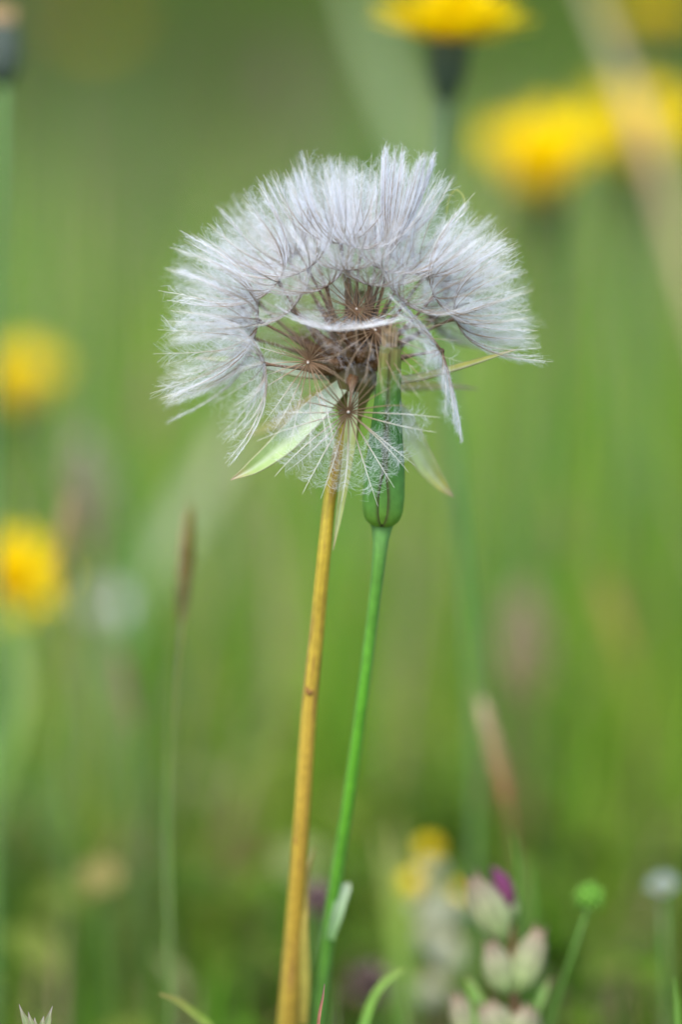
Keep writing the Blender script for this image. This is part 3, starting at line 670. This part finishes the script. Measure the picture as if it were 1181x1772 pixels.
def single_blade(label, pts, widths, cols, off0, off1, facing=None, name='wild_grass', rooted=True, fold=0.2):
    n = len(pts); P = [at(x, y, off0 + (off1 - off0) * i / (n - 1)) for i, (x, y) in enumerate(pts)]
    if rooted: base = to_ground(P[-1], (random.uniform(-.006, .006), 0.02)); P.append(base); widths = list(widths) + [widths[-1]]; cols = list(cols) + [cols[-1]]
    mb = MB(); blade(mb, [tuple(p) for p in P], [mm(v, off0) for v in widths], facing or -FWD, cols, n=30, fold=fold)
    me = mb.mesh(name)
    base = P[-1]; me.transform(Matrix.Translation(-base)); o = obj(name, me, 'leaf'); o.location = base
    o['label'] = label; o['category'] = 'grass'; o['kind'] = 'thing'; return o
PG = (0.34, 0.44, 0.24)
single_blade('broad pale green blade slanting up behind the lone slim brown spike', [(440, 700), (345, 850), (245, 1010), (150, 1200), (90, 1400), (70, 1600)], [14, 52, 56, 46, 34, 26], [(0.34, 0.34, 0.20), (0.32, 0.36, 0.19), (0.22, 0.34, 0.13), (0.15, 0.27, 0.07), (0.12, 0.24, 0.05)], 0.42, 0.38)
single_blade('dry beige blade hanging across the yellow hawkbit', [(1000, -60), (1055, 70), (1112, 220), (1165, 390), (1225, 600), (1300, 950)], [16, 26, 30, 28, 24, 20], [(0.34, 0.32, 0.18), (0.40, 0.34, 0.20), (0.50, 0.38, 0.20), (0.44, 0.37, 0.19), (0.26, 0.30, 0.10)], 0.31, 0.32)
single_blade('pale straight blade rising behind the crown toward the fanned yellow hawkbit', [(605, -60), (640, 60), (690, 180), (735, 320), (790, 560), (820, 900)], [24, 36, 40, 36, 32, 28], [(0.24, 0.30, 0.13), (0.26, 0.33, 0.16), (0.27, 0.34, 0.17), (0.18, 0.30, 0.08), (0.13, 0.28, 0.04)], 0.5, 0.5)
single_blade('pale green curving blade below the lemon yellow hawkbit', [(5, 1030), (28, 1110), (38, 1200), (20, 1300), (-12, 1400), (-20, 1600)], [16, 24, 26, 24, 20, 16], [(0.17, 0.28, 0.06), (0.24, 0.33, 0.11), (0.19, 0.30, 0.07), (0.13, 0.25, 0.04)], 0.2, 0.2)
single_blade('curved yellowish blade tip bending left at the foot of the meadow', [(276, 1719), (305, 1730), (335, 1752), (372, 1785), (400, 1850)], [4, 12, 14, 14, 12], [(0.30, 0.26, 0.08), (0.30, 0.32, 0.08), (0.24, 0.34, 0.06), (0.16, 0.28, 0.05)], 0.022, 0.03)
single_blade('bright green curved blade bending right between the bud stem and the rattle', [(703, 1676), (675, 1690), (650, 1720), (632, 1765), (620, 1830)], [3, 11, 13, 14, 14], [(0.26, 0.32, 0.08), (0.24, 0.40, 0.07), (0.20, 0.38, 0.06), (0.14, 0.3, 0.05)], 0.04, 0.04)
single_blade('thin reddish brown awn standing sharp beside the foot of the bud stem', [(562, 1702), (559, 1725), (554, 1750), (550, 1785), (546, 1850)], [1.5, 4, 5.5, 6, 6], [(0.22, 0.14, 0.12), (0.34, 0.15, 0.10), (0.36, 0.16, 0.09)], 0.0, 0.002, fold=0.6)
def tuft():
    base = to_ground(at(704, 1830, 0.18), (0, .02)); T0 = thing('grass_tuft', 'tuft of three upright yellow green blades left of the small yellow rattle', 'grass', base)
    for (x0, y0, x1, wd, off) in [(655, 1440, 690, 22, 0.17), (685, 1420, 700, 26, 0.19), (712, 1470, 706, 20, 0.20)]:
        mb = MB(); P = [at(x0, y0, off), at((x0 + x1) / 2, y0 + 90, off), at(x1, y0 + 220, off), at(x1 + 6, y0 + 360, off), base]
        blade(mb, P, [mm(v, off) for v in (4, wd * .8, wd, wd, wd)], -FWD, [(0.34, 0.30, 0.12), (0.26, 0.36, 0.06), (0.18, 0.34, 0.06), (0.14, 0.28, 0.05)], n=24); mb.build('blade', 'leaf', T0)
tuft()
for i, (x0, y0, x1, off) in enumerate([(888, 1440, 900, 0.06), (916, 1480, 925, 0.07), (1168, 1690, 1174, 0.03), (806, 1690, 830, 0.045)]):
    single_blade(['thin upright blade rising behind the purple lip of the rattle', 'thin upright blade between the rattle and the round green fruit', 'narrow sharp blade at the edge beyond the round green fruit', 'short green leaf blade crossing the lowest calyx of the rattle'][i], [(x0, y0), ((x0 + x1) / 2 + 3, y0 + 60), (x1, y0 + 160), (x1 + 2, y0 + 300)], [2, 9, 11, 11], [(0.12, 0.24, 0.03), (0.11, 0.23, 0.03), (0.09, 0.20, 0.03)], off, off)

def lobed_leaf():
    off = 0.0; k = mm(1, off); base = to_ground(at(60, 1830, off), (0, .01))
    T0 = thing('lobed_leaf', 'toothed purplish leaf tip poking up sharp from the bottom of the meadow', 'leaf', base)
    mb = MB(); mb.tube(spline([at(62, 1800, off), at(60, 1880, off), base], 10), 0.0007, 6, (0.2, 0.16, 0.1)); mb.build('stalk', 'stem', T0)
    for tip, b in (((33, 1737), (52, 1790)), ((91, 1740), (74, 1790)), ((49, 1750), (58, 1790)), ((76, 1757), (68, 1790)), ((60, 1760), (63, 1795))):
        mb = MB(); blade(mb, [at(*tip, off), at((tip[0] * 2 + b[0]) / 3, (tip[1] * 2 + b[1]) / 3, off - .0005), at((tip[0] + b[0]) / 2 + 1, (tip[1] + b[1]) / 2, off - .0005), at(*b, off), at(63, 1803, off)], [.5 * k, 7 * k, 12 * k, 15 * k, 8 * k], -FWD, [(0.20, 0.17, 0.17), (0.20, 0.22, 0.11), (0.22, 0.28, 0.12), (0.24, 0.28, 0.12), (.24, .26, .12)], n=14, fold=.35, edge=(0.20, 0.10, 0.11), mid=(0.34, 0.32, .22)); mb.build('lobe', 'leaf', T0)
lobed_leaf()

# ------------------------------------------------------------------ rattles, fruit, little flowers low down
def calyx(mb, base, axis, face, L, wd, pal, g):
    """inflated flattened bladder with four teeth"""
    s = axis.cross(face).normalized(); f = s.cross(axis).normalized()
    t = np.linspace(0, 1, 14); rp = np.interp(t, [0, .06, .25, .5, .75, .9, 1], [.12, .45, .88, 1, .82, .52, .34])
    n = 16; a = np.arange(n) / n * 2 * np.pi
    V = np.zeros((14, n, 3)); C = np.zeros((14, n, 3)); cc = lerp_list(pal, 14)
    for i in range(14):
        for j in range(n):
            tooth = 1 + (0.14 * max(0, math.cos(2 * a[j])) if i == 13 else 0)
            V[i, j] = tuple(base + axis * (L * t[i] * tooth) + s * (wd / 2 * rp[i] * math.cos(a[j])) + f * (wd / 2 * .55 * rp[i] * math.sin(a[j])))
            vein = 0.68 if j % 2 else 1.08
            C[i, j] = cc[i] * vein * (0.85 + .3 * g.random())
    mb.grid(V, C, wrap=True)
    return s, f

def rattle(label, base_px, nodes, off, scale, lip, pal, stemcol):
    g = np.random.default_rng(int(base_px[0][0])); k = mm(1, off)
    top = nodes[0]; P = [at(n_[0], n_[1], off + (n_[2] if len(n_) > 2 else 0)) for n_ in base_px]
    base = to_ground(P[-1], (0.004, 0.015))
    T0 = thing('yellow_rattle', label, 'wildflower', base, 'rattles low in the meadow')
    mb = MB(); mb.tube(spline(P + [base], 24), lerp_list([4, 6, 7, 7], 24) * k * scale, 8, stemcol); mb.build('stem', 'stem', T0)
    for (bx, by, tx, ty, wd, tow, corolla) in nodes:
        b = at(bx, by, off - tow * .001); t_ = at(tx, ty, off - tow * .0012); ax = (t_ - b); L = ax.length; ax.normalize()
        mb = MB(); face = (-FWD + RGT * g.normal(0, .35)).normalized(); s, f = calyx(mb, b, ax, face, L, wd * k, pal, g); c_o = mb.build('calyx', 'leaf', T0)
        if corolla:
            mb = MB(); p0 = b + ax * L * .85; 
            side = RGT * (0.15 if corolla[0] else 0)
            l = corolla[1] * k
            pts = [p0, p0 + ax * l * .4 + side * l, p0 + ax * l * .8 + side * l * 1.2, p0 + ax * l + side * l * .4] if len(corolla) < 3 else [at(x, y, off - tow * .001) for x, y in corolla[2]]
            mb.tube(spline(pts, 12), lerp_list([10, 18, 16, 3], 12) * k * scale, 12, lerp_list(lip, 12)); o = mb.build('corolla', 'petal', T0)
    # bract leaves with toothed margin
    return T0

pal1 = [(0.22, 0.32, 0.09), (0.30, 0.37, 0.15), (0.32, 0.35, 0.17), (0.29, 0.27, 0.16), (0.25, 0.17, 0.11)]
RT = rattle('pink tinged rattle with bladder calyces and one purple lip', [(884, 1570), (888, 1640), (890, 1700), (893, 1772)],
    [(874, 1630, 818, 1518, 66, 4, None), (880, 1600, 862, 1545, 58, 1, (True, 60, [(868, 1585), (876, 1555), (868, 1525), (852, 1500)])),
     (880, 1722, 848, 1630, 56, 5, None), (896, 1718, 935, 1608, 58, 5, None),
     (872, 1812, 842, 1735, 74, 4, None), (900, 1815, 918, 1742, 64, 4, None), (830, 1815, 788, 1722, 58, 3, None)],
    0.055, 1.0, [(0.17, 0.06, 0.08), (0.19, 0.055, 0.11), (0.20, 0.055, 0.13), (0.16, 0.045, 0.11)], pal1, (0.30, 0.14, 0.07))
for (pts, wd) in (([(905, 1790), (925, 1750), (945, 1710), (955, 1690)], 16), ([(868, 1770), (838, 1740), (815, 1700), (806, 1690)], 14), ([(860, 1640), (830, 1590), (812, 1545), (806, 1525)], 18)):
    mb = MB(); blade(mb, [at(x, y, 0.051) for x, y in pts], [mm(v, .045) for v in (wd * .6, wd, wd * .7, 1)], -FWD, [(0.16, 0.32, 0.06), (0.20, 0.36, 0.08), (0.24, 0.36, 0.10), (0.3, 0.14, 0.14)], n=14, fold=.3); mb.build('bract', 'leaf', RT)
pal2 = [(0.30, 0.36, 0.18), (0.46, 0.50, 0.34), (0.48, 0.50, 0.36), (0.44, 0.44, 0.26), (0.42, 0.34, 0.14)]
rattle('small rattle with pale calyces and bright yellow blossoms', [(752, 1500), (758, 1600), (762, 1700), (765, 1772)],
    [(752, 1535, 745, 1480, 46, 2, (False, 40)), (748, 1590, 722, 1540, 50, 3, (False, 44)), (762, 1600, 800, 1545, 52, 3, (False, 20)), (758, 1650, 738, 1590, 52, 3, None), (764, 1680, 792, 1620, 52, 3, None), (760, 1740, 735, 1690, 54, 3, None)],
    0.17, 1.15, [(0.74, 0.52, 0.02), (0.80, 0.58, 0.02), (0.80, 0.60, 0.02), (0.7, 0.5, 0.02)], pal2, (0.22, 0.20, 0.08))

def green_fruit():
    off = 0.05; k = mm(1, off); c = at(1021, 1552, off); base = to_ground(at(955, 1772, off + .006), (-.02, .02))
    T0 = thing('buttercup_fruit', 'round bright green prickly fruit on a thin slanting stalk', 'seed head', base)
    mb = MB(); mb.tube(spline([c - UPV * 12 * k, at(1012, 1590, off), at(995, 1640, off), at(975, 1700, off + .003), at(955, 1772, off + .006), base], 24), lerp_list([4, 4.5, 5.5, 6.5], 24) * k, 8, (0.10, 0.20, 0.035)); mb.build('stalk', 'stem', T0)
    mb = MB(); a = np.arange(14) / 14 * 2 * np.pi; th = np.linspace(0.05, math.pi - .05, 9)
    mb.grid(np.array([[tuple(c + RGT * (19 * k * math.sin(t) * math.cos(x)) - FWD * (19 * k * math.sin(t) * math.sin(x)) + UPV * (17 * k * math.cos(t))) for x in a] for t in th]), (0.11, 0.27, 0.02), wrap=True); mb.build('core', 'stem', T0)
    proto = None
    for i in range(34):
        z = 1 - 1.75 * (i + .5) / 34; x = i * 2.39996; d = (RGT * (math.sqrt(1 - z * z) * math.cos(x)) + UPV * z - FWD * (math.sqrt(1 - z * z) * math.sin(x))).normalized()
        if proto is None:
            m2 = MB(); t = np.linspace(0, 1, 6); rr = np.array([.6, 1, .9, .5, .25, .02]) * 5.5 * k; a2 = np.arange(6) / 6 * 6.283
            m2.grid(np.array([[(r * math.cos(y), r * .6 * math.sin(y), tt * 17 * k) for y in a2] for tt, r in zip(t, rr)]), np.repeat(lerp_list([(0.11, 0.28, 0.02), (0.14, 0.31, 0.03), (0.10, 0.17, 0.03)], 6)[:, None], 6, 1), wrap=True); proto = m2.mesh('achene')
        o = obj('achene', proto, 'stem'); o.parent = T0; o.matrix_parent_inverse = Matrix.Translation(-T0.location)
        o.matrix_basis = Matrix.Translation(c + d * 15 * k) @ rot_to(d, i).to_matrix().to_4x4()
green_fruit()

def small_flower(name, label, cat, px, py, off, r, col, n, foot=(0, .01), centre=(0.3, 0.27, 0.08), globe=False):
    c = at(px, py, off); base = to_ground(c, foot); T0 = thing(name, label, cat, base)
    mb = MB(); mb.tube(spline([c, (c + base) / 2 + Vector((.004, 0, 0)), base], 10), 0.0007, 6, (0.14, 0.26, 0.07)); mb.build('stem', 'stem', T0)
    g = np.random.default_rng(int(px + py)); mb = None
    m2 = MB(); t = np.linspace(0, 1, 6); ww = np.array([.3, .7, 1, 1, .8, .2]) * r * (.22 if globe else .34)
    m2.grid(np.array([[(tt * r, -w_, .12 * r * tt), (tt * r, 0, 0.12 * r * tt - .08 * w_), (tt * r, w_, .12 * r * tt)] for tt, w_ in zip(t, ww)]), np.broadcast_to(np.array(col), (6, 3, 3))); pm = m2.mesh('petal')
    for i in range(n):
        if globe: z = 1 - 1.5 * (i + .5) / n; x = i * 2.39996; d = Vector((math.sqrt(1 - z * z) * math.cos(x), math.sqrt(1 - z * z) * math.sin(x), z)); rot = d.to_track_quat('X', 'Z')
        else: rot = (Matrix.Rotation(R(30), 3, 'X') @ Matrix.Rotation(i / n * 6.283, 3, 'Z') @ Matrix.Rotation(R(-15 + g.normal(0, 6)), 3, 'Y')).to_quaternion()
        o = obj('petal', pm, 'petal'); o.parent = T0; o.matrix_parent_inverse = Matrix.Translation(-T0.location); o.matrix_basis = Matrix.Translation(c) @ rot.to_matrix().to_4x4()
    if not globe:
        mb = MB(); a = np.arange(10) / 10 * 6.283
        mb.grid(np.array([[tuple(c + Vector((q_ * r * .3 * math.cos(x), q_ * r * .3 * math.sin(x), z_ * r * .25))) for x in a] for q_, z_ in ((1, 0), (.85, .6), (.4, .95), (.01, 1))]), centre, wrap=True); mb.build('centre', 'petal', T0)
small_flower('daisy', 'small whitish daisy among the grass spikes', 'flower', 182, 1058, 0.34, 0.009, (0.48, 0.49, 0.46), 14)
small_flower('pale_flower', 'small white blossom beyond the round green fruit', 'flower', 1148, 1536, 0.10, 0.0045, (0.26, 0.31, 0.26), 8)
small_flower('trefoil_flower', 'small buff yellow blossom low in the left undergrowth', 'flower', 172, 1525, 0.17, 0.007, (0.24, 0.21, 0.07), 9)
small_flower('clover_head', 'mauve clover head between the yellow stem and the bud stem', 'flower', 548, 1562, 0.10, 0.0060, (0.30, 0.20, 0.19), 40, globe=True)
small_flower('clover_head', 'dull pink clover head low between the bud stem and the rattle', 'flower', 640, 1710, 0.12, 0.0075, (0.26, 0.18, 0.15), 40, globe=True)
